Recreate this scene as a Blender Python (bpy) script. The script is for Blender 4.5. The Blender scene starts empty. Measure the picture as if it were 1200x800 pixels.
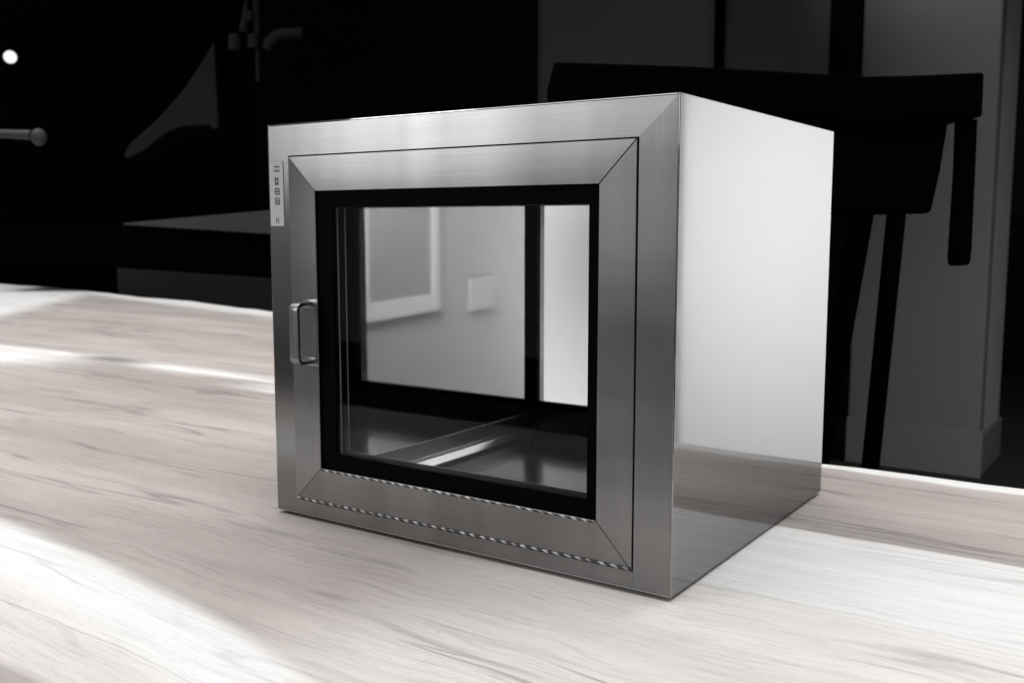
import bpy, bmesh, math, random
from mathutils import Vector, Matrix
R = math.radians
random.seed(7)
S = bpy.context.scene
C = S.collection

# ------------------------------------------------------------------ render / world
S.view_settings.view_transform = 'Standard'
S.view_settings.look = 'None'
S.view_settings.exposure = 0.0
S.view_settings.gamma = 1.0
S.cycles.max_bounces = 12
S.cycles.glossy_bounces = 8
S.cycles.transparent_max_bounces = 16
S.cycles.sample_clamp_indirect = 6.0
S.cycles.use_denoising = True
W = bpy.data.worlds.new("World"); S.world = W; W.use_nodes = True
W.node_tree.nodes['Background'].inputs[0].default_value = (1, 1, 1, 1)
W.node_tree.nodes['Background'].inputs[1].default_value = 0.22

# ------------------------------------------------------------------ node helpers
class NT:
    """small wrapper that writes maths as shader nodes"""
    def __init__(s, name):
        s.m = bpy.data.materials.new(name); s.m.use_nodes = True
        s.t = s.m.node_tree; s.n = s.t.nodes; s.l = s.t.links
        s.n.clear(); s.out = s.n.new('ShaderNodeOutputMaterial')
    def put(s, sock, v):
        if hasattr(v, 'is_linked') or hasattr(v, 'links'): s.l.new(v, sock)
        else: sock.default_value = v
    def M(s, op, a, b=0.0, c=0.0, clamp=False):
        n = s.n.new('ShaderNodeMath'); n.operation = op; n.use_clamp = clamp
        for i, v in enumerate((a, b, c)): s.put(n.inputs[i], v)
        return n.outputs[0]
    def add(s, a, b): return s.M('ADD', a, b)
    def sub(s, a, b): return s.M('SUBTRACT', a, b)
    def mul(s, a, b): return s.M('MULTIPLY', a, b)
    def step(s, x, lo, hi):
        n = s.n.new('ShaderNodeMapRange'); n.interpolation_type = 'SMOOTHSTEP'
        n.inputs['From Min'].default_value = lo; n.inputs['From Max'].default_value = hi
        s.put(n.inputs['Value'], x); return n.outputs[0]
    def band(s, x, a, b, soft):
        return s.mul(s.step(x, a - soft, a + soft), s.sub(1.0, s.step(x, b - soft, b + soft)))
    def xyz(s, sock='Object'):
        t = s.n.new('ShaderNodeTexCoord'); p = s.n.new('ShaderNodeSeparateXYZ')
        s.l.new(t.outputs[sock], p.inputs[0]); return t.outputs[sock], p.outputs[0], p.outputs[1], p.outputs[2]
    def vec(s, x, y, z):
        n = s.n.new('ShaderNodeCombineXYZ')
        for i, v in enumerate((x, y, z)): s.put(n.inputs[i], v)
        return n.outputs[0]
    def noise(s, v, scale, detail=3.0, rough=0.55, dist=0.0):
        n = s.n.new('ShaderNodeTexNoise'); s.l.new(v, n.inputs['Vector'])
        n.inputs['Scale'].default_value = scale; n.inputs['Detail'].default_value = detail
        n.inputs['Roughness'].default_value = rough; n.inputs['Distortion'].default_value = dist
        return n.outputs['Fac']
    def mix(s, f, a, b):
        n = s.n.new('ShaderNodeMix'); n.data_type = 'RGBA'
        s.put(n.inputs['Factor'], f); s.put(n.inputs[6], a); s.put(n.inputs[7], b)
        return n.outputs[2]
    def bsdf(s, **kw):
        n = s.n.new('ShaderNodeBsdfPrincipled')
        for k, v in kw.items(): s.put(n.inputs[k.replace('_', ' ')], v)
        s.l.new(n.outputs[0], s.out.inputs[0]); return n
    def bump(s, h, strength, dist=0.001):
        n = s.n.new('ShaderNodeBump'); n.inputs['Strength'].default_value = strength
        n.inputs['Distance'].default_value = dist; s.l.new(h, n.inputs['Height']); return n.outputs[0]

def g(v, a=1.0): return (v, v, v, a)

def matte(name, v, rough=0.9, spec=0.05, var=0.25, scale=6.0):
    t = NT(name); o, x, y, z = t.xyz()
    n = t.noise(o, scale, 4)
    col = t.mix(n, g(v * (1 - var)), g(v * (1 + var)))
    t.bsdf(Base_Color=col, Roughness=rough, Specular_IOR_Level=spec)
    return t.m

def steel(name, v, rough, aniso, streak=1.0, band=0.0):
    t = NT(name)
    uv = t.n.new('ShaderNodeUVMap')
    sp = t.n.new('ShaderNodeSeparateXYZ'); t.l.new(uv.outputs[0], sp.inputs[0])
    u, w = sp.outputs[0], sp.outputs[1]
    fine = t.noise(t.vec(t.mul(u, 6.0), t.mul(w, 900.0), 0.0), 1.0, 3, 0.6)
    broad = t.noise(t.vec(t.mul(u, 2.0), t.mul(w, 40.0), 3.0), 1.0, 3, 0.6)
    smear = t.noise(t.vec(t.mul(u, 9.0), t.mul(w, 14.0), 7.0), 1.0, 4, 0.6)
    along = t.noise(t.vec(t.mul(u, 11.0), t.mul(w, 0.6), 17.0), 1.0, 2, 0.5)      # tone bands across the grain, standing in for streaky reflections
    k = t.add(t.add(t.mul(t.sub(fine, 0.5), 0.34 * streak), t.mul(t.sub(broad, 0.5), 0.26 * streak)), t.add(t.mul(t.sub(smear, 0.5), 0.16 * streak), t.mul(t.sub(along, 0.5), 0.85 * band)))
    f = t.add(1.0, k)
    val = t.mul(f, v)
    col = t.vec(val, val, val)
    ro = t.add(rough, t.mul(t.sub(smear, 0.5), 0.06))
    b = t.bsdf(Base_Color=col, Metallic=1.0, Roughness=ro)
    if aniso > 0:
        b.inputs['Anisotropic'].default_value = aniso
        tg = t.n.new('ShaderNodeTangent'); tg.direction_type = 'UV_MAP'
        t.l.new(tg.outputs[0], b.inputs['Tangent'])
    return t.m

def glass(name, refl=1.0, tint=0.93):
    t = NT(name)
    fr = t.n.new('ShaderNodeFresnel'); ge = t.n.new('ShaderNodeNewGeometry')
    t.l.new(t.sub(1.5, t.mul(ge.outputs['Backfacing'], 1.5 - 1 / 1.5)), fr.inputs[0])   # same mirror share on both faces
    tr = t.n.new('ShaderNodeBsdfTransparent'); tr.inputs[0].default_value = g(tint)
    gl = t.n.new('ShaderNodeBsdfGlossy'); gl.inputs['Roughness'].default_value = 0.01
    gl.inputs[0].default_value = g(0.95)
    mx = t.n.new('ShaderNodeMixShader')
    t.l.new(t.mul(fr.outputs[0], refl), mx.inputs[0]); t.l.new(tr.outputs[0], mx.inputs[1]); t.l.new(gl.outputs[0], mx.inputs[2])
    t.l.new(mx.outputs[0], t.out.inputs[0]); return t.m

def edge_dashes(name):  # light and dark dashes painted into the colour of the added strips
    t = NT(name); o, x, y, z = t.xyz()
    ph = t.add(t.mul(x, 2 * math.pi / 0.0125), t.mul(z, 900.0))
    ph = t.add(ph, t.mul(t.noise(t.vec(t.mul(x, 30.0), 0.0, 0.0), 1.0, 2), 5.0))
    f = t.step(t.M('SINE', ph), -0.1, 0.6)
    f = t.mul(f, t.add(0.25, t.mul(t.step(t.noise(t.vec(t.mul(x, 55.0), 0.0, 3.0), 1.0, 2), 0.35, 0.6), 0.75)))
    t.bsdf(Base_Color=t.mix(f, g(0.05), g(0.55)), Metallic=0.7, Roughness=0.42)
    return t.m

def glow(name, v):
    t = NT(name); e = t.n.new('ShaderNodeEmission'); e.inputs[0].default_value = g(1); e.inputs[1].default_value = v
    t.l.new(e.outputs[0], t.out.inputs[0]); return t.m

# ------------------------------------------------------------------ mesh helpers
class MB:
    def __init__(s):
        s.b = bmesh.new(); s.uv = s.b.loops.layers.uv.new('UVMap')
    def _uv(s, faces, grain):
        gv = Vector(grain).normalized()
        for f in faces:
            n = f.normal
            d = gv - n * gv.dot(n)
            if d.length < 0.2:
                d = Vector((1, 0, 0)) if abs(n.x) < 0.9 else Vector((0, 1, 0)); d = d - n * d.dot(n)
            d.normalize(); e = n.cross(d)
            for l in f.loops: l[s.uv].uv = (l.vert.co.dot(d), l.vert.co.dot(e))
    def prism(s, pts, vec, grain=(1, 0, 0), bevel=0.0, seg=2):
        """closed polygon pts (3-D) swept along vec"""
        t = bmesh.new(); u = t.loops.layers.uv.new('UVMap')
        a = [t.verts.new(Vector(p)) for p in pts]; b = [t.verts.new(Vector(p) + Vector(vec)) for p in pts]
        n = len(pts); t.faces.new(a); t.faces.new(list(reversed(b)))
        for i in range(n): t.faces.new((a[i], b[i], b[(i + 1) % n], a[(i + 1) % n]))
        bmesh.ops.recalc_face_normals(t, faces=t.faces)
        if bevel: bmesh.ops.bevel(t, geom=list(t.edges), offset=bevel, segments=seg, affect='EDGES', profile=0.5)
        s.merge(t, grain)
    def merge(s, t, grain):
        t.normal_update()
        vm = {v: s.b.verts.new(v.co) for v in t.verts}
        nf = []
        for f in t.faces:
            try: nf.append(s.b.faces.new([vm[v] for v in f.verts]))
            except ValueError: pass
        for f in nf: f.normal_update()
        s._uv(nf, grain); t.free()
    def box(s, x0, x1, y0, y1, z0, z1, grain=(1, 0, 0), bevel=0.0):
        s.prism([(x0, y0, z0), (x1, y0, z0), (x1, y1, z0), (x0, y1, z0)], (0, 0, z1 - z0), grain, bevel)
    def tube(s, pts, r, sides=14, cap=True, grain=(0, 0, 1)):
        t = bmesh.new(); pts = [Vector(p) for p in pts]; rs = r if isinstance(r, (list, tuple)) else [r] * len(pts)
        rings = []
        for i, p in enumerate(pts):
            d = (pts[min(i + 1, len(pts) - 1)] - pts[max(i - 1, 0)]).normalized()
            a = Vector((0, 0, 1)) if abs(d.z) < 0.9 else Vector((1, 0, 0))
            e = d.cross(a).normalized(); f = d.cross(e)
            rings.append([t.verts.new(p + (e * math.cos(k * 2 * math.pi / sides) + f * math.sin(k * 2 * math.pi / sides)) * rs[i]) for k in range(sides)])
        for i in range(len(rings) - 1):
            for k in range(sides): t.faces.new((rings[i][k], rings[i][(k + 1) % sides], rings[i + 1][(k + 1) % sides], rings[i + 1][k]))
        if cap: t.faces.new(rings[0]); t.faces.new(list(reversed(rings[-1])))
        bmesh.ops.recalc_face_normals(t, faces=t.faces)
        s.merge(t, grain)
    def ball(s, c, r, sc=(1, 1, 1)):
        t = bmesh.new(); bmesh.ops.create_uvsphere(t, u_segments=24, v_segments=16, radius=r)
        for v in t.verts: v.co = Vector((v.co.x * sc[0], v.co.y * sc[1], v.co.z * sc[2])) + Vector(c)
        s.merge(t, (0, 0, 1))
    def build(s, name, mat, parent=None, smooth=False):
        me = bpy.data.meshes.new(name); s.b.to_mesh(me); s.b.free()
        me.materials.append(mat)
        if smooth:
            for p in me.polygons: p.use_smooth = True
            me.set_sharp_from_angle(angle=R(40))
        o = bpy.data.objects.new(name, me); C.objects.link(o)
        if parent: o.parent = parent
        return o

def tag(o, label=None, cat=None, group=None, kind=None):
    if label: o['label'] = label
    if cat: o['category'] = cat
    if group: o['group'] = group
    if kind: o['kind'] = kind
    return o
def thing(name, loc, label, cat, rz=0.0, group=None):
    o = bpy.data.objects.new(name, None); C.objects.link(o); o.location = loc; o.rotation_euler = (0, 0, rz)
    o.empty_display_size = 0.1
    return tag(o, label, cat, group)

YAW = R(34.1833)
CAM = Vector((0.3667, -0.7948, 0.3386))
FWD = Vector((-math.sin(YAW), math.cos(YAW), 0)); RGT = Vector((math.cos(YAW), math.sin(YAW), 0))
def base(d, x=0.0, z=-0.75):
    """a floor point d metres in front of the photographer"""
    p = CAM + FWD * d + RGT * x; return (p.x, p.y, z)

# ------------------------------------------------------------------ materials
m_steel = steel('brushed_steel', 0.215, 0.25, 0.8, 1.0, 1.5)
m_side = steel('satin_steel', 0.335, 0.045, 0.0, 0.12)
m_side.node_tree.nodes['Principled BSDF'].inputs['Specular Tint'].default_value = g(0.45)
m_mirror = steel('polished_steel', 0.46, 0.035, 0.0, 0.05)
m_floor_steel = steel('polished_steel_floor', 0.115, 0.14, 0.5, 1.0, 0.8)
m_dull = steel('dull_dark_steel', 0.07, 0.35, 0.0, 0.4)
m_chrome = steel('handle_steel', 0.24, 0.33, 0.0, 0.4)
m_upstand = steel('upstand_steel', 0.24, 0.33, 0.0, 0.8, 0.6)
m_lip = steel('satin_edge_steel', 0.75, 0.16, 0.0, 0.6, 0.8)
m_spacer = matte('spacer_bar_aluminium', 0.22, 0.4, 0.5, 0.1)
m_dashes = edge_dashes('painted_edge_dashes')
m_rubber = matte('black_rubber', 0.004, 0.5, 0.2)
m_border = matte('black_glass_border', 0.0015, 0.5, 0.02, 0.1)
m_glass = glass('window_glass', 0.25, 0.95)
m_rear_glass = glass('rear_glass', 0.6, 0.95)
m_paper = matte('sticker_paper', 0.50, 0.6, 0.3, 0.08, 30)
m_ink = matte('sticker_ink', 0.10, 0.7, 0.1)
m_black = matte('black_paint', 0.0012, 0.95, 0.0)
m_wall = matte('grey_wall_paint', 0.033, 0.9, 0.05, 0.10, 1.3)
m_wall_dark = matte('dark_wall_paint', 0.003, 0.95, 0.0, 0.3, 2)
m_pane_dark = matte('dark_grey_panel', 0.035, 0.8, 0.1, 0.35, 1.5)
m_pane = matte('grey_panel', 0.055, 0.8, 0.1, 0.3, 1.2)
m_base = matte('baseboard_paint', 0.029, 0.7, 0.2, 0.12, 3)
m_recess = matte('shaded_return_tone', 0.08, 0.95, 0.0, 0.2, 2)  # own tone for the grey wall's shaded return, sets how dark it looks
m_floor = matte('dark_floor', 0.004, 0.8, 0.1, 0.3, 2)
m_white = matte('white_wall_paint', 0.80, 0.85, 0.1, 0.02, 1.0)
m_pale = matte('pale_grey_wall_paint', 0.58, 0.85, 0.1, 0.03, 1.0)
m_trim = matte('white_trim_paint', 0.88, 0.6, 0.2, 0.02)
m_win = matte('grey_window_blind', 0.44, 0.8, 0.1, 0.04, 2)
m_outlet = matte('socket_plastic', 0.60, 0.5, 0.3, 0.02)
m_outlet_edge = matte('socket_shadow_gap', 0.18, 0.7, 0.1, 0.05)
m_carton = matte('white_board_paint', 0.80, 0.8, 0.1, 0.03, 3)
m_dim = matte('dim_grey_metal', 0.012, 0.7, 0.1, 0.25, 5)
m_dim2 = matte('dim_grey_lacquer', 0.012, 0.7, 0.1, 0.2, 3)
m_ledge = matte('grey_ledge_lacquer', 0.052, 0.7, 0.1, 0.2, 3)
m_rod = matte('pale_rod_metal', 0.035, 0.6, 0.2, 0.2, 5)

def wood():
    t = NT('pale_wood'); o, x, y, z = t.xyz()
    # slow wander of the board lines along the grain
    warp = t.sub(t.noise(t.vec(t.mul(x, 1.3), t.mul(y, 1.6), 0.0), 1.0, 3, 0.5), 0.5)
    warp2 = t.sub(t.noise(t.vec(t.mul(x, 4.0), t.mul(y, 9.0), 5.0), 1.0, 3, 0.5), 0.5)
    yw = t.add(y, t.add(t.mul(warp, 0.10), t.mul(warp2, 0.018)))
    # growth rings cut flat: long streaks along x
    rings = t.noise(t.vec(t.mul(x, 0.9), t.mul(yw, 34.0), 0.0), 1.0, 5, 0.62)
    fine = t.noise(t.vec(t.mul(x, 5.0), t.mul(yw, 190.0), 2.0), 1.0, 4, 0.65)
    pores = t.noise(t.vec(t.mul(x, 16.0), t.mul(yw, 520.0), 4.0), 1.0, 2, 0.6)
    cloud = t.noise(t.vec(t.mul(x, 1.1), t.mul(yw, 4.5), 9.0), 1.0, 3, 0.5)
    mott = t.noise(t.vec(t.mul(x, 9.0), t.mul(yw, 30.0), 12.0), 1.0, 4, 0.6)
    # dark hairline streaks
    vein = t.M('ABSOLUTE', t.sub(t.noise(t.vec(t.mul(x, 0.8), t.mul(yw, 13.0), 21.0), 1.0, 3, 0.55), 0.5))
    veinm = t.mul(t.sub(1.0, t.step(vein, 0.0, 0.024)), t.step(t.noise(t.vec(t.mul(x, 3.0), t.mul(yw, 7.0), 31.0), 1.0, 2, 0.5), 0.40, 0.58))
    # wobble used for the board and sapwood borders
    wob = t.add(t.mul(warp2, 0.05), t.mul(warp, 0.02))
    yb = t.add(y, wob)
    # --- sapwood lines, in metres on the table
    # near-left white strip: its centre line bends forward as it runs to the right
    xr = t.add(x, 0.75)
    c1 = t.sub(-0.238, t.add(t.mul(xr, 0.045), t.mul(t.mul(xr, xr), 0.17)))
    # board lines are crisp on one edge, melting on the other
    d1 = t.sub(y, t.add(c1, t.mul(warp2, 0.012)))
    w1 = t.mul(t.mul(t.step(d1, -0.085, -0.025), t.sub(1.0, t.step(d1, 0.022, 0.047))), t.sub(1.0, t.step(x, -0.22, -0.05)))
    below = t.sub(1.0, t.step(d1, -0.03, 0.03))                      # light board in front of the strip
    w2 = t.mul(t.band(yb, 0.585, 0.74, 0.012), t.sub(1.0, t.step(x, -1.6, -1.0)))
    # right side of the slab
    w3 = t.step(t.add(yb, t.mul(warp, 0.02)), 0.570, 0.588)          # pale back edge
    w3 = t.mul(w3, t.step(x, -1.4, -1.0))
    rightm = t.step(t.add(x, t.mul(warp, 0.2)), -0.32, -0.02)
    w4 = t.mul(t.mul(t.step(yb, -0.04, 0.10), t.sub(1.0, t.step(yb, 0.270, 0.279))), rightm)  # white sapwood, stretched towards the box to offset its shade in colour
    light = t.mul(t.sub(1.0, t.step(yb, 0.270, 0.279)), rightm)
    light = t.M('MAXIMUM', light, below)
    # far left: the second board's white edge
    far = t.add(t.add(y, t.mul(x, 0.20)), t.mul(wob, 2.0))
    w5 = t.mul(t.step(far, 1.17, 1.30), t.sub(1.0, t.step(x, -2.2, -1.6)))
    w6 = t.sub(1.0, t.step(t.add(t.add(x, t.mul(y, 0.9)), t.mul(wob, 4.0)), -2.35, -2.08))
    w6 = t.mul(w6, t.step(y, 0.9, 1.1))
    seam = t.mul(t.band(t.add(y, t.add(t.mul(warp, 0.06), t.mul(warp2, 0.04))), 0.660, 0.715, 0.030), t.sub(1.0, t.step(x, -1.5, -0.8)))
    seam2 = t.mul(t.band(t.add(y, t.mul(warp2, 0.1)), 0.50, 0.69, 0.05), t.sub(1.0, t.step(x, -2.2, -1.75)))
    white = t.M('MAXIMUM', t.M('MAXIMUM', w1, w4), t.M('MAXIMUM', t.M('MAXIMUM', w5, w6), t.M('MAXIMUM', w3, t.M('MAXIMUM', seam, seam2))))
    # annual lines: thin darker latewood lines following the warped grain
    ph = t.add(t.mul(yw, 520.0), t.add(t.mul(t.noise(t.vec(t.mul(x, 1.6), t.mul(yw, 5.0), 41.0), 1.0, 3, 0.55), 60.0), t.mul(warp2, 8.0)))
    annual = t.step(t.M('SINE', ph), 0.30, 0.98)
    annual = t.mul(annual, t.step(t.noise(t.vec(t.mul(x, 2.6), t.mul(yw, 16.0), 51.0), 1.0, 3, 0.6), 0.42, 0.66))
    hair = t.noise(t.vec(t.mul(x, 5.0), t.mul(yw, 620.0), 61.0), 1.0, 2, 0.5)
    hair = t.mul(t.step(hair, 0.56, 0.64), t.step(t.noise(t.vec(t.mul(x, 4.0), t.mul(yw, 14.0), 71.0), 1.0, 2, 0.5), 0.40, 0.60))
    patch = t.step(t.noise(t.vec(t.mul(x, 2.2), t.mul(yw, 10.0), 81.0), 1.0, 4, 0.6), 0.52, 0.72)
    # colours
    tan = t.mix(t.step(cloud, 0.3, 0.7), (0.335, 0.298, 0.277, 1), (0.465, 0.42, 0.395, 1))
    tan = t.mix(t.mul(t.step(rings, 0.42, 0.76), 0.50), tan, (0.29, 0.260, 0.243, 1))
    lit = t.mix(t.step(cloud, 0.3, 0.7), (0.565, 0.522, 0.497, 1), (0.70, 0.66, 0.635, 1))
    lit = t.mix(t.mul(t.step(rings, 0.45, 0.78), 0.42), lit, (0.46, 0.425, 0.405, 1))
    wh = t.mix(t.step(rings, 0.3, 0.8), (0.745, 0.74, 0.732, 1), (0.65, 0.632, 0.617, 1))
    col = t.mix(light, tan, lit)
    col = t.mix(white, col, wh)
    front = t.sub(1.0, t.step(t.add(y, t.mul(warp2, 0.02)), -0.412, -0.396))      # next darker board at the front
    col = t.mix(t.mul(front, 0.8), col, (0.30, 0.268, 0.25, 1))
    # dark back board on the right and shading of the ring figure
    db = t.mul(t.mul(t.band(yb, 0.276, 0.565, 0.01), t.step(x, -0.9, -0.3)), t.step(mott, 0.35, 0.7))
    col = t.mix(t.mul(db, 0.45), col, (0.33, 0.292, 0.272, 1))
    k = t.add(0.89, t.add(t.mul(fine, 0.18), t.mul(t.sub(mott, 0.5), 0.16)))
    k = t.sub(k, t.mul(t.step(pores, 0.57, 0.70), 0.11))
    k = t.sub(k, t.mul(veinm, t.sub(0.33, t.mul(white, 0.16))))
    quiet = t.sub(1.0, t.mul(white, 0.65))
    speck = t.noise(t.vec(t.mul(x, 70.0), t.mul(yw, 800.0), 91.0), 1.0, 2, 0.6)
    k = t.sub(k, t.mul(t.step(speck, 0.55, 0.66), 0.10))
    dash = t.noise(t.vec(t.mul(x, 13.0), t.mul(yw, 460.0), 95.0), 1.0, 3, 0.65)
    k = t.sub(k, t.mul(quiet, t.mul(t.step(dash, 0.57, 0.64), 0.15)))
    k = t.sub(k, t.mul(quiet, t.add(t.mul(annual, 0.12), t.mul(hair, 0.15))))
    k = t.sub(k, t.mul(t.mul(patch, 0.11), t.sub(1.0, t.M('MAXIMUM', white, t.mul(light, 0.5)))))
    # knot in the rear seam
    kx = t.mul(t.add(x, 1.86), 7.0); ky = t.mul(t.sub(y, 0.70), 28.0)
    kd = t.M('SQRT', t.add(t.mul(kx, kx), t.mul(ky, ky)))
    k = t.mul(k, t.add(0.30, t.mul(t.step(kd, 0.2, 1.6), 0.70)))
    vm = t.n.new('ShaderNodeVectorMath'); vm.operation = 'SCALE'
    t.l.new(col, vm.inputs[0]); t.l.new(k, vm.inputs['Scale'])
    b = t.bsdf(Base_Color=vm.outputs[0], Roughness=t.add(0.42, t.mul(fine, 0.2)), Specular_IOR_Level=0.25)
    t.l.new(t.bump(t.add(fine, t.mul(pores, 0.5)), 0.18, 0.0008), b.inputs['Normal'])
    return t.m
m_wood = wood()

# ------------------------------------------------------------------ the wooden table
def build_table():
    root = thing('wooden_table', (0, 0, -0.75), 'pale wooden slab table with flowing grain under the steel box', 'table')
    # outline from the right round the back (the rear edge steps back towards the left), closed at the front
    back = [(1.6, 0.617), (0.4, 0.617), (-0.12, 0.617), (-0.30, 0.70), (-0.60, 1.02), (-1.2, 1.42), (-2.0, 1.74), (-2.6, 1.885), (-3.26, 2.04), (-3.79, 2.10), (-4.55, 2.24), (-5.3, 2.27), (-6.6, 2.3)]
    # smooth it a little
    pts = []
    for i in range(len(back) - 1):
        p0 = Vector(back[max(i - 1, 0)]); p1 = Vector(back[i]); p2 = Vector(back[i + 1]); p3 = Vector(back[min(i + 2, len(back) - 1)])
        n = 6
        for k in range(n):
            u = k / n
            q = 0.5 * ((2 * p1) + (p2 - p0) * u + (2 * p0 - 5 * p1 + 4 * p2 - p3) * u * u + (3 * p1 - p0 - 3 * p2 + p3) * u ** 3)
            wv = 0.004 * math.sin(q.x * 9.0) + 0.003 * math.sin(q.x * 23 + 1)
            pts.append((q.x, q.y + (wv if q.x > -0.05 else wv * 2)))
    pts.append(back[-1]); pts += [(-6.6, -0.56), (1.6, -0.56)]
    b = bmesh.new(); n = len(pts)
    prof = [(0.0, -0.055), (0.0, -0.006), (-0.0025, -0.0015), (-0.007, 0.0)]   # rounded rim
    cx = Vector((-2.3, 0.4))
    rings = []
    for off, z in prof:
        ring = []
        for i, p in enumerate(pts):
            a = Vector(pts[i - 1]); c = Vector(pts[(i + 1) % n]); d = (c - a).normalized(); nn = Vector((d.y, -d.x))
            q = Vector(p) + nn * off * (1 if nn.dot(Vector(p) - cx) > 0 else -1)
            ring.append(b.verts.new((q.x, q.y, z + 0.75)))
        rings.append(ring)
    for r0, r1 in zip(rings, rings[1:]):
        for i in range(n): b.faces.new((r0[i], r0[(i + 1) % n], r1[(i + 1) % n], r1[i]))
    b.faces.new(rings[-1]); b.faces.new(list(reversed(rings[0])))
    bmesh.ops.recalc_face_normals(b, faces=b.faces)
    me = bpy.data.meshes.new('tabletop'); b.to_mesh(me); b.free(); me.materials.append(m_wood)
    o = bpy.data.objects.new('tabletop', me); C.objects.link(o); o.parent = root
    return root
table = build_table()

# ------------------------------------------------------------------ the steel pass box
BW, BD, BH = 0.5088, 0.4396, 0.450
box = thing('pass_box', (0, 0, 0), 'brushed stainless steel cabinet with a framed glass door on the wooden table', 'steel cabinet')
ZB = 0.0042                                                  # stands on thin feet
def ring_frame(mb, x0, x1, z0, z1, l, r, tp, bt, y0, y1, gap=0.0002, bevel=0.0007, swap=False):
    """four mitred rails round an opening; the grain runs along each rail"""
    X0, X1, Z0, Z1 = x0 + l, x1 - r, z0 + bt, z1 - tp
    e = gap
    mb.prism([(x0 + e, y0, z1), (x1 - e, y0, z1), (X1 - e, y0, Z1), (X0 + e, y0, Z1)], (0, y1 - y0, 0), (1, 0, 0), bevel)
    mb.prism([(x0 + e, y0, z0), (X0 + e, y0, Z0), (X1 - e, y0, Z0), (x1 - e, y0, z0)], (0, y1 - y0, 0), (1, 0, 0), bevel)
    mb.prism([(x0, y0, z0 + e), (x0, y0, z1 - e), (X0, y0, Z1 - e), (X0, y0, Z0 + e)], (0, y1 - y0, 0), (0, 0, 1), bevel)
    mb.prism([(x1, y0, z0 + e), (X1, y0, Z0 + e), (X1, y0, Z1 - e), (x1, y0, z1 - e)], (0, y1 - y0, 0), (0, 0, 1), bevel)

T = 0.0016
s = MB()
s.box(-T, 0, 0, BD, ZB, BH, (0, 1, 0), 0.0006)               # the side that faces the bright wall
s.build('side_panel', m_side, box)
s = MB(); s.box(-BW, -BW + T, 0, BD, ZB, BH, (0, 1, 0), 0.0006); s.build('side_panel', m_side, box)
s = MB(); s.box(-BW + T + .0002, -T - .0002, 0.0, BD, BH - T, BH, (1, 0, 0), 0.0005); s.build('top_panel', m_side, box)
s = MB(); s.box(-BW + T + .0002, -T - .0002, 0.0, BD, ZB, ZB + T, (1, 0, 0)); s.build('bottom_panel', m_side, box)
for fx in (-0.46, -0.05):
    for fy in (0.05, 0.39):
        s = MB(); s.tube([(fx, fy, 0.0), (fx, fy, ZB - .0001)], 0.015); s.build('foot', m_rubber, box)
x0, x1, z0, z1 = -BW + T + .0001, -T - .0001, ZB + T + .0002, BH - T - .0002
DX0, DX1, DZ0, DZ1 = -0.4755, -0.0398, 0.0222, 0.4135        # door outline
a0, a1, c0, c1 = DX0 - .0012, DX1 + .0012, DZ0 - .0012, DZ1 + .0012
fy, fd = 0.0003, (0, 0.0197, 0)
s = MB()
s.prism([(x0, fy, z1), (x1, fy, z1), (a1, fy, c1), (x0, fy, c1)], fd, (1, 0, 0))                       # top rail, mitred at one end
s.prism([(x1, fy, z1 - .00002), (a1, fy, c1 - .00002), (a1, fy, z0), (x1, fy, z0)], fd, (0, 0, 1))       # hinge stile, full height
s.prism([(x0, fy, c1 - .00002), (a0, fy, c1 - .00002), (a0, fy, z0), (x0, fy, z0)], fd, (1, 0, 0))       # latch stile, brushed across
s.prism([(a0 + .00002, fy, c0), (a1 - .0002, fy, c0), (a1 - .0002, fy, z0), (a0 + .00002, fy, z0)], fd, (1, 0, 0))
s.build('front_frame', m_steel, box)
# the dark rebate behind the door seam
s = MB(); ring_frame(s, DX0 - 0.006, DX1 + 0.006, DZ0 - 0.006, DZ1 + 0.006, 0.03, 0.03, 0.03, 0.03, 0.0245, 0.034, 0.0, 0.0)
s.build('door_seal', m_rubber, box)
# door
GX0, GX1, GZ0, GZ1 = -0.4350, -0.0776, 0.0632, 0.3748        # opening in the door frame
VX0, VX1, VZ0, VZ1 = -0.4135, -0.0892, 0.0808, 0.3572        # clear glass
s = MB(); ring_frame(s, DX0, DX1, DZ0, DZ1, GX0 - DX0, DX1 - GX1, DZ1 - GZ1, GZ0 - DZ0, -0.0012, 0.024, 0.00008, 0.0006)
door = s.build('door', m_steel, box)
s = MB(); ring_frame(s, GX0 + .0003, GX1 - .0003, GZ0 + .0003, GZ1 - .0003, VX0 - GX0, GX1 - VX1, GZ1 - VZ1, VZ0 - GZ0, 0.0022, 0.022, 0.0, 0.0)
s.build('window_border', m_border, door)
s = MB(); s.box(VX0 + .0002, VX1 - .0002, 0.0045, 0.0085, VZ0 + .0002, VZ1 - .0002); s.build('window_pane', m_glass, door)
s = MB(); ring_frame(s, VX0 - .006, VX1 + .006, VZ0 - .006, VZ1 + .006, .006, .006, .006, .006, 0.0222, 0.0240, 0.0, 0.0); s.build('spacer_bar', m_spacer, door)
s = MB(); ring_frame(s, VX0 - .006, VX1 + .006, VZ0 - .006, VZ1 + .006, .0064, .0060, .0056, .0060, 0.0100, 0.0118, 0.0, 0.0); s.build('spacer_bar', m_spacer, door)
# added strips painting jagged edge dashes under the glass and along the door gap
s = MB(); s.box(GX0 + .001, GX1 - .001, -0.0030, -0.0013, GZ0 - .0024, GZ0 - .0002, (1, 0, 0), 0.0006); s.build('dash_strip', m_dashes, door)
s = MB(); s.box(DX0 + .002, DX1 - .001, -0.0030, -0.0013, DZ0 + .0003, DZ0 + .0027, (1, 0, 0), 0.0006); s.build('dash_strip', m_dashes, door)
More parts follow.
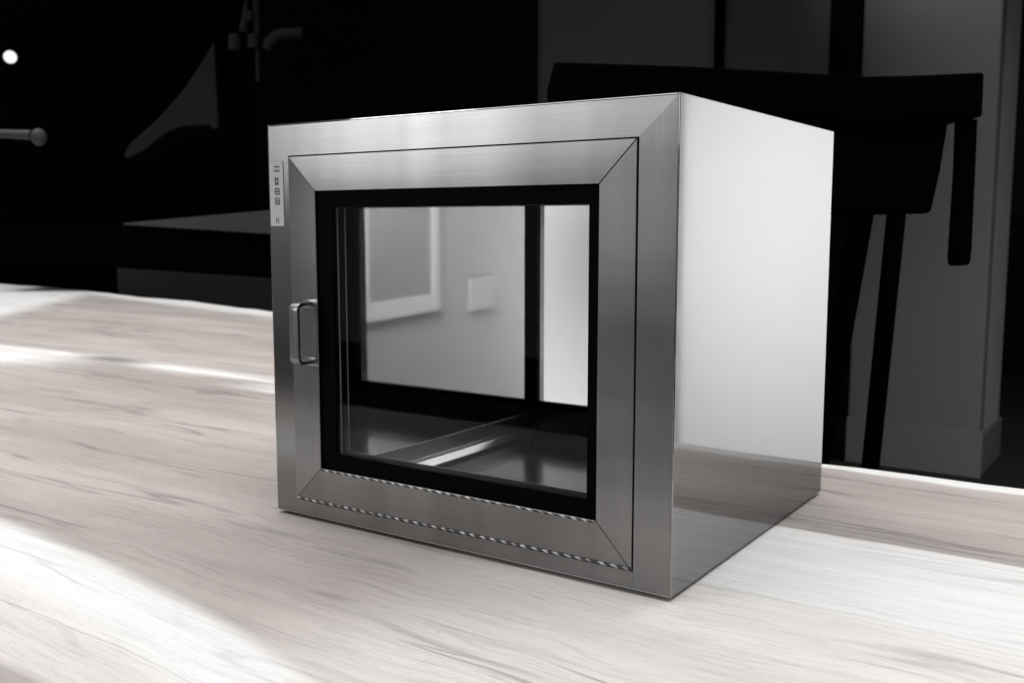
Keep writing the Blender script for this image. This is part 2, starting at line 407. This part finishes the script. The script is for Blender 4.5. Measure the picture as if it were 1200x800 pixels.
# bow handle on the left stile
s = MB()
hx, hz0, hz1, ho = -0.4475, 0.183, 0.2525, -0.026
def arc(c, a0, a1, rr, n=5): return [(hx, c[0] + rr * math.cos(R(a0 + (a1 - a0) * q / n)), c[1] + rr * math.sin(R(a0 + (a1 - a0) * q / n))) for q in range(n + 1)]
def u_arc(cy, cz, rad, a0, a1, n=6): return [(cy + rad * math.cos(R(a0 + (a1 - a0) * q / n)), cz + rad * math.sin(R(a0 + (a1 - a0) * q / n))) for q in range(n + 1)]
ro, ri, th = 0.0085, 0.0045, 0.0042
outer = [(-0.0014, hz1)] + u_arc(ho + ro, hz1 - ro, ro, 90, 180) + u_arc(ho + ro, hz0 + ro, ro, 180, 270) + [(-0.0014, hz0)]
inner = [(-0.0014, hz0 + th)] + u_arc(ho + ro, hz0 + ro, ri, 270, 180) + u_arc(ho + ro, hz1 - ro, ri, 180, 90) + [(-0.0014, hz1 - th)]
s.prism([(hx - .0065, a, b) for a, b in outer + inner], (0.013, 0, 0), (0, 0, 1), 0.0006)
for hz in (hz0 + .002, hz1 - .002):
    s.box(hx - .0085, hx + .0145, -0.0030, -0.0013, hz - .0052, hz + .0052, (1, 0, 0), 0.0009)
s.build('door_handle', m_chrome, door, True)
# sticker with a column of small marks
s = MB(); s.box(-0.5065, -0.4850, -0.0006, 0.0001, 0.3365, 0.4085, (0, 0, 1)); stick = s.build('sticker', m_paper, box)
s = MB()
def mark(cx, cz, w, h): s.box(cx - w / 2, cx + w / 2, -0.00085, -0.00061, cz - h / 2, cz + h / 2)
cx = -0.4945
for zc, kind in ((0.4030, 0), (0.3985, 0), (0.3870, 1), (0.3755, 2), (0.3645, 2), (0.3430, 3)):
    if kind == 0:
        mark(cx, zc, 0.0085, 0.0016)
    elif kind == 1:
        mark(cx - .0025, zc, 0.0020, 0.0085); mark(cx + .0005, zc + .003, 0.0036, 0.0016); mark(cx + .0015, zc - .001, 0.0018, 0.006); mark(cx + .0004, zc - .0035, 0.0036, 0.0014)
    elif kind == 2:
        for q in (-.0031, 0.0, .0031): mark(cx, zc + q, 0.0072, 0.0013)
        mark(cx - .0029, zc + .0003, 0.0014, 0.0048); mark(cx + .0029, zc - .0004, 0.0014, 0.0046)
    else:
        mark(cx - .0022, zc, 0.0011, 0.006); mark(cx + .001, zc, 0.0009, 0.006)
s.build('printed_marks', m_ink, stick)
# inner chamber
IX0, IX1, IZ0, IZ1, IY0, IY1 = -0.4165, -0.0640, 0.0365, 0.3900, 0.0350, 0.4100
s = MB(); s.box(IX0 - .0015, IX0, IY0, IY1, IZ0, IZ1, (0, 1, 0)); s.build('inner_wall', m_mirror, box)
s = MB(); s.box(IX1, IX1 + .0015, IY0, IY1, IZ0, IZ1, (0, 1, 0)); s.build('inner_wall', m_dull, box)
s = MB(); s.box(IX0, IX1, IY0, IY1, IZ0 - .0015, IZ0 - .0002, (1, 0, 0)); s.build('inner_floor', m_floor_steel, box)
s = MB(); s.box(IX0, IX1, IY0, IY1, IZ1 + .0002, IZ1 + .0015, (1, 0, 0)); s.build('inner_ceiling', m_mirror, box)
s = MB(); s.prism([(IX0 + .0012, IY0 + .004, IZ0 + .0001), (IX0 + .012, IY0 + .004, IZ0 + .0001), (IX0 + .0083, IY0 + .004, IZ0 + .0090), (IX0 + .0012, IY0 + .004, IZ0 + .0090)], (0, 0.368, 0), (0, 1, 0), 0.0004)
s.build('floor_lip', m_lip, box)
s = MB(); s.box(IX0 + .0001, IX0 + .0011, IY0 + .003, IY1 - .004, IZ0 + .0105, IZ0 + .0300, (0, 1, 0), 0.0003); s.build('floor_upstand', m_upstand, box)
s = MB(); s.box(IX0 + .0012, IX1, IY1 + .0008, IY1 + .0018, IZ0, 0.0738, (1, 0, 0)); s.build('rear_sill', m_dull, box)
# rear door with its own pane
RX0, RX1, RZ0, RZ1 = -0.4060, -0.0760, 0.0830, 0.3645
s = MB(); ring_frame(s, x0, x1, z0, z1, RX0 - .008 - x0, x1 - RX1 - .008, z1 - RZ1 - .014, RZ0 - .008 - z0, IY1 + .006, BD - .0003, 0.0002, 0.0006)
rear = s.build('rear_door', m_steel, box)
s = MB(); ring_frame(s, RX0 - .0100, RX1 + .0100, RZ0 - .0090, RZ1 + .0225, .0100, .0100, .0225, .0090, IY1 - .004, IY1 + .0057, 0.0, 0.0)
s.build('window_border', m_border, rear)
s = MB(); s.box(RX0 - .004, RX1 + .004, IY1 + .008, IY1 + .012, RZ0 - .004, RZ1 + .004); s.build('window_pane', m_rear_glass, rear)

# ------------------------------------------------------------------ added white board behind the box, tilted to brighten the view through it
ct = thing('added_bright_board', (-0.60, 0.72, 0.0), 'added white board tilted to brighten the view through the steel cabinet glass', 'board', R(24))
s = MB(); s.prism([(-0.17, 0.0, 0.001), (0.17, 0.0, 0.001), (0.17, 0.010, 0.0), (-0.17, 0.010, 0.0)], (0, 0.40, 0.48), (0, 0, 1), 0.001); s.build('board_face', m_carton, ct)
s = MB(); s.prism([(-0.02, 0.300, 0.345), (0.02, 0.300, 0.345), (0.02, 0.312, 0.345), (-0.02, 0.312, 0.345)], (0, 0.13, -0.3445)); s.build('support_leg', m_carton, ct)

# ------------------------------------------------------------------ room: floor and walls
fl = MB(); fl.box(-14, 6, -6, 10, -0.79, -0.75); tag(fl.build('floor', m_floor), kind='structure')
# bright side wall beyond the frame: mirrored in the steel
wx, wy, wa = 1.134, 1.70, R(13.0)
sw = thing('pale_side_wall', (wx, wy, -0.75), 'pale grey side wall with a framed window, mirrored inside the steel cabinet', 'wall', -wa)
# local +y runs along the wall, local -x faces the room
s = MB(); s.box(0, 0.12, 0, 1.66, 0.0005, 2.7); s.build('wall_face', m_pale, sw)
s = MB(); s.box(-0.012, -0.0005, 0, 1.62, 0.002, 0.11, bevel=0.002); s.build('skirting', m_trim, sw)
ew = thing('white_end_wall', (0.42, 3.32, -0.75), 'bright white end wall mirrored in the broad flank of the steel cabinet', 'wall')
s = MB(); s.box(0, 1.9, 0.0, 0.12, 0.0005, 2.7); s.build('wall_face', m_white, ew)
# window on that wall
wn = thing('framed_window', (wx, wy, -0.75), 'white framed window with a pale blind on the pale grey side wall', 'window', -wa)
s = MB(); ring_frame(s, 0, 1, 0, 1, .1, .1, .1, .1, 0, .01) if False else None
def wall_frame(y0, y1, z0, z1, w, name, mat, parent, d0=-0.010, d1=-0.0006):
    s = MB()
    s.box(d0, d1, y0, y1, z1 - w, z1); s.box(d0, d1, y0, y1, z0, z0 + w)
    s.box(d0, d1, y0, y0 + w, z0 + w + .0003, z1 - w - .0003); s.box(d0, d1, y1 - w, y1, z0 + w + .0003, z1 - w - .0003)
    return s.build(name, mat, parent)
WN = (0.01, 0.640, 0.750, 2.30)
wall_frame(*WN, 0.065, 'window_frame', m_trim, wn)
s = MB(); s.box(-0.006, -0.0008, WN[0] + .066, WN[1] - .066, WN[2] + .066, WN[3] - .066); s.build('window_blind', m_win, wn)
ol = thing('wall_socket', (wx, wy, -0.75), 'square white socket plate on the pale grey side wall', 'wall socket', -wa)
OL = (0.94, 1.22, 0.715, 0.862)
s = MB(); s.box(-0.012, -0.0035, OL[0], OL[1], OL[2], OL[3], bevel=0.002); s.build('socket_plate', m_outlet, ol)
s = MB(); s.box(-0.0032, -0.0006, OL[0] - .006, OL[1] + .006, OL[2] - .006, OL[3] + .006); s.build('shadow_rim', m_outlet_edge, ol)  # darker rim standing in for the shadow line round the socket plate

# grey wall behind the dark stand
gw = thing('grey_wall', (-0.331, 3.81, -0.75), 'plain grey wall with a pale outer corner behind the black stand', 'wall')
s = MB(); s.box(-0.56, 0.0, 0.0, 0.10, 0.001, 2.9, bevel=0.01); s.build('wall_face', m_wall, gw)
s = MB(); s.box(-0.56, 0.014, -0.014, -0.0005, 0.002, 0.21, bevel=0.002); s.build('skirting', m_base, gw)
rw = thing('recess_wall', (-0.331, 3.81, -0.75), 'shaded return of the grey wall receding behind its pale corner', 'wall')
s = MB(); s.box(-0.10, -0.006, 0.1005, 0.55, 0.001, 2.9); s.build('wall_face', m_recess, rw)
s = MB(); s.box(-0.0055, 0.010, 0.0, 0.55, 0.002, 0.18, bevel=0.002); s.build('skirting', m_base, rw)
# black framed glazed partition left of it
pt = thing('dark_partition', (-0.331, 3.81, -0.75), 'black framed partition with dark grey panels beside the grey wall', 'partition')
s = MB(); s.box(-0.700, -0.563, -0.02, 0.10, 0.001, 2.9, bevel=0.003); s.build('post', m_black, pt)
s = MB(); s.box(-1.255, -1.212, -0.01, 0.10, 0.001, 2.9, bevel=0.002); s.build('post', m_black, pt)
s = MB(); s.box(-1.2115, -0.7005, 0.02, 0.06, 0.001, 2.9); s.build('dark_panel', m_pane_dark, pt)
s = MB(); s.box(-2.275, -1.2555, 0.02, 0.06, 0.001, 2.9); s.build('grey_panel', m_pane, pt)
# black rear wall on the left
dw = thing('dark_wall', (-2.607, 3.79, -0.75), 'unlit black wall filling the far end of the room', 'wall')
s = MB(); s.box(-2.2, 0.0, 0.0, 0.12, 0.001, 2.9); s.box(-12, -2.2, 3.4, 3.52, 0.001, 9.0); s.box(-2.1999, 7.0, 3.4, 3.52, 0.001, 9.0); s.box(-2.32, -2.2, 0.12, 3.4, 0.001, 4.2); s.build('wall_face', m_wall_dark, dw)

# ------------------------------------------------------------------ black stand behind the box on the right
st = thing('black_stand', base(1.75), 'tall black stand with broad top, hanging side flap and thin legs before the grey wall', 'stand', YAW)
def zz(z): return z + 0.75
s = MB()
top = [(0.070, 0.612), (0.30, 0.605), (0.605, 0.588), (0.70, 0.590), (0.803, 0.595), (0.804, 0.520), (0.62, 0.512), (0.30, 0.530), (0.074, 0.545)]
s.prism([(a, -0.02, zz(b)) for a, b in top], (0, 0.34, 0), (1, 0, 0), 0.006); s.build('stand_top', m_black, st)
s = MB()
s.prism([(0.13, 0.0, zz(0.516)), (0.756, 0.0, zz(0.516)), (0.746, 0.0, zz(0.43)), (0.733, 0.0, zz(0.357)), (0.16, 0.0, zz(0.357))], (0, 0.28, 0), (1, 0, 0), 0.008); s.build('tapered_body', m_black, st)
s = MB()
fl_ = [(0.772, 0.519), (0.8045, 0.519), (0.8055, 0.43), (0.8065, 0.30), (0.8055, 0.275), (0.8025, 0.267), (0.776, 0.2655), (0.772, 0.272), (0.7715, 0.284), (0.7735, 0.43)]
s.prism([(a, 0.0, zz(b)) for a, b in fl_], (0, 0.022, 0), (0, 0, 1), 0.003); s.build('side_flap', m_black, st)
def leg(x_top, x_bot, w, y):
    s = MB(); zt, zb = zz(0.3565), 0.001
    s.prism([(x_top, y, zt), (x_top + w, y, zt), (x_bot + w * .85, y, zb), (x_bot, y, zb)], (0, 0.03, 0), (0, 0, 1), 0.003); s.build('leg', m_black, st)
k = (0.35 + 0.75) / (0.35 + 0.091)
leg(0.663, 0.663 - 0.025 * k, 0.026, 0.0)
leg(0.604, 0.604 - 0.045 * (1.1 / .34), 0.036, 0.02)
leg(0.20, 0.17, 0.03, 0.0); leg(0.26, 0.22, 0.03, 0.24)

# ------------------------------------------------------------------ dim things on the left
cb = thing('dark_counter', base(5.0), 'black kitchen counter with a dim grey front and a tapering grey ledge', 'counter', YAW)
s = MB(); s.prism([(-1.985, 0.0, 0.001), (-0.6, 0.0, 0.001), (-0.6, 0.0, zz(0.028)), (-1.983, 0.0, zz(0.121))], (0, 0.5, 0), (1, 0, 0), 0.004); s.build('front_panel', m_dim, cb)
s = MB(); s.prism([(-2.6, -0.0, zz(0.152)), (-1.99, 0.0, zz(0.1225)), (-0.6, 0.0, zz(0.030)), (-0.6, 0.0, zz(0.262)), (-2.6, 0.0, zz(0.332))], (0, 0.5, 0), (1, 0, 0), 0.003); s.build('counter_body', m_black, cb)
s = MB(); s.prism([(-1.93, -0.03, zz(0.336)), (-1.22, -0.03, zz(0.291)), (-0.6, -0.03, zz(0.252)), (-0.6, -0.03, zz(0.46)), (-1.22, -0.03, zz(0.405)), (-1.93, -0.03, zz(0.343))], (0, 0.30, 0), (1, 0, 0), 0.003); s.build('ledge', m_ledge, cb)

hd = thing('extractor_hood', base(5.5), 'dim grey sloping hood hanging above the dark counter', 'hood', YAW)
poly = [(-2.115, 0.705), (-2.085, 0.765), (-1.92, 0.905), (-1.775, 1.06), (-1.66, 1.22), (-1.603, 1.31), (-1.593, 0.862), (-1.62, 0.845), (-1.645, 0.872), (-1.783, 0.866), (-1.877, 0.832), (-2.007, 0.735), (-2.095, 0.692)]
s = MB(); s.prism([(a, 0, zz(b)) for a, b in poly], (0, 0.35, 0), (0, 0, 1), 0.006); s.build('hood_shell', m_dim, hd)
s = MB(); s.prism([(-1.590, 0.02, zz(0.862)), (-1.575, 0.02, zz(0.862)), (-1.575, 0.02, zz(2.0)), (-1.590, 0.02, zz(2.0))], (0, 0.3, 0)); s.build('support_post', m_black, hd)
s = MB(); s.tube([(-1.57, 0.30, zz(0.60)), (-1.57, 0.30, zz(0.42))], 0.012); s.build('support_rod', m_black, hd)

ut = thing('utensil_rack', base(5.4), 'dim grey upright rod with hanging cups and a short handle', 'rack', YAW)
q = 5.4 / 5.5
s = MB(); s.tube([(-1.345, 0, zz(1.09)), (-1.345, 0, zz(2.0))], [0.010, 0.026]); s.build('upright_rod', m_dim, ut, True)
def cup(x, z, r, h):
    s = MB(); s.tube([(x, -0.02, zz(z - h / 2)), (x, -0.02, zz(z - h * .4)), (x, -0.02, zz(z + h / 2))], [r * .75, r, r * .8], 18); s.build('cup', m_dim2, ut, True)
cup(-1.458, 1.285, 0.034, 0.085); cup(-1.360, 1.290, 0.032, 0.075); cup(-1.375, 1.42, 0.022, 0.05)
s = MB(); s.tube([(-1.41, -0.02, zz(1.34)), (-1.39, -0.02, zz(1.50))], [0.022, 0.008]); s.build('hook', m_dim, ut, True)
s = MB(); s.tube([(-1.292, -.02, zz(1.25)), (-1.275, -.02, zz(1.285)), (-1.23, -.02, zz(1.325)), (-1.10, -.02, zz(1.335))], [0.026, 0.032, 0.03, 0.028], 14); s.build('handle', m_dim2, ut, True)

lp = thing('round_lamp', base(4.0, -1.965, 0.988), 'small round glowing white lamp in the dark corner', 'lamp', YAW)
s = MB(); s.ball((0, 0, 0), 0.0245); s.build('bulb', glow('lamp_glow', 1.0), lp, True)
s = MB(); s.tube([(0, 0.022, 0), (0, 0.12, 0)], 0.012); s.build('lamp_holder', m_black, lp, True)

rd = thing('knobbed_rod', base(4.0, -1.87, 0.68), 'pale grey rod with a rounded knob at its end', 'rod', YAW)
s = MB(); s.tube([(-0.6, 0, 0.02), (-0.15, 0, 0.013), (-0.03, 0, 0.008)], [0.016, 0.016, 0.019]); s.build('shaft', m_rod, rd, True)
s = MB(); s.ball((0, 0, 0), 0.032, (0.9, 1, 1.05)); s.build('knob', m_rod, rd, True)

# ------------------------------------------------------------------ lamps
def area(name, loc, target, sx, sy, power, spread=180):
    l = bpy.data.lights.new(name, 'AREA'); l.shape = 'RECTANGLE'; l.size = sx; l.size_y = sy; l.energy = power; l.spread = R(spread)
    o = bpy.data.objects.new(name, l); C.objects.link(o); o.location = loc
    o.rotation_euler = (Vector(target) - Vector(loc)).to_track_quat('-Z', 'Y').to_euler(); return o
def spot(name, loc, target, power, angle, radius=0.15, blend=0.5):
    l = bpy.data.lights.new(name, 'SPOT'); l.energy = power; l.spot_size = R(angle); l.spot_blend = blend; l.shadow_soft_size = radius
    o = bpy.data.objects.new(name, l); C.objects.link(o); o.location = loc
    o.rotation_euler = (Vector(target) - Vector(loc)).to_track_quat('-Z', 'Y').to_euler(); return o
area('ceiling_light', (-2.0, 0.55, 2.3), (-2.0, 0.6, 0.0), 7.6, 3.2, 150, 130)
area('front_light', (-1.75, -1.75, 0.85), (-0.3, 0.0, 0.4), 0.40, 0.76, 4.4, 140)
area('side_light', (-1.25, -2.0, 0.98), (-0.2, 0.0, 0.4), 0.75, 0.80, 2.6, 140)  # added lamp out of view, lifts the right end of the top rail
area('wall_light', (1.02, 1.15, 1.32), (1.38, 3.3, -0.15), 0.9, 0.5, 112, 100)  # added lamp out of view, brightens the two mirrored walls
spot('added_wall_spot', (-0.75, 3.25, 2.45), (-0.60, 3.81, 2.0), 420, 75, 0.15, 0.9)  # added spot out of view, brightens the upper grey wall

# ------------------------------------------------------------------ camera
cam = bpy.data.cameras.new('Camera'); co = bpy.data.objects.new('Camera', cam); C.objects.link(co)
cam.sensor_width = 36; cam.lens = 34.985; cam.clip_start = 0.02; cam.clip_end = 200
co.location = CAM; co.rotation_euler = (R(90 - 6.7139), 0, YAW)
cam.dof.use_dof = True; cam.dof.focus_distance = 0.90; cam.dof.aperture_fstop = 10.5
S.camera = co
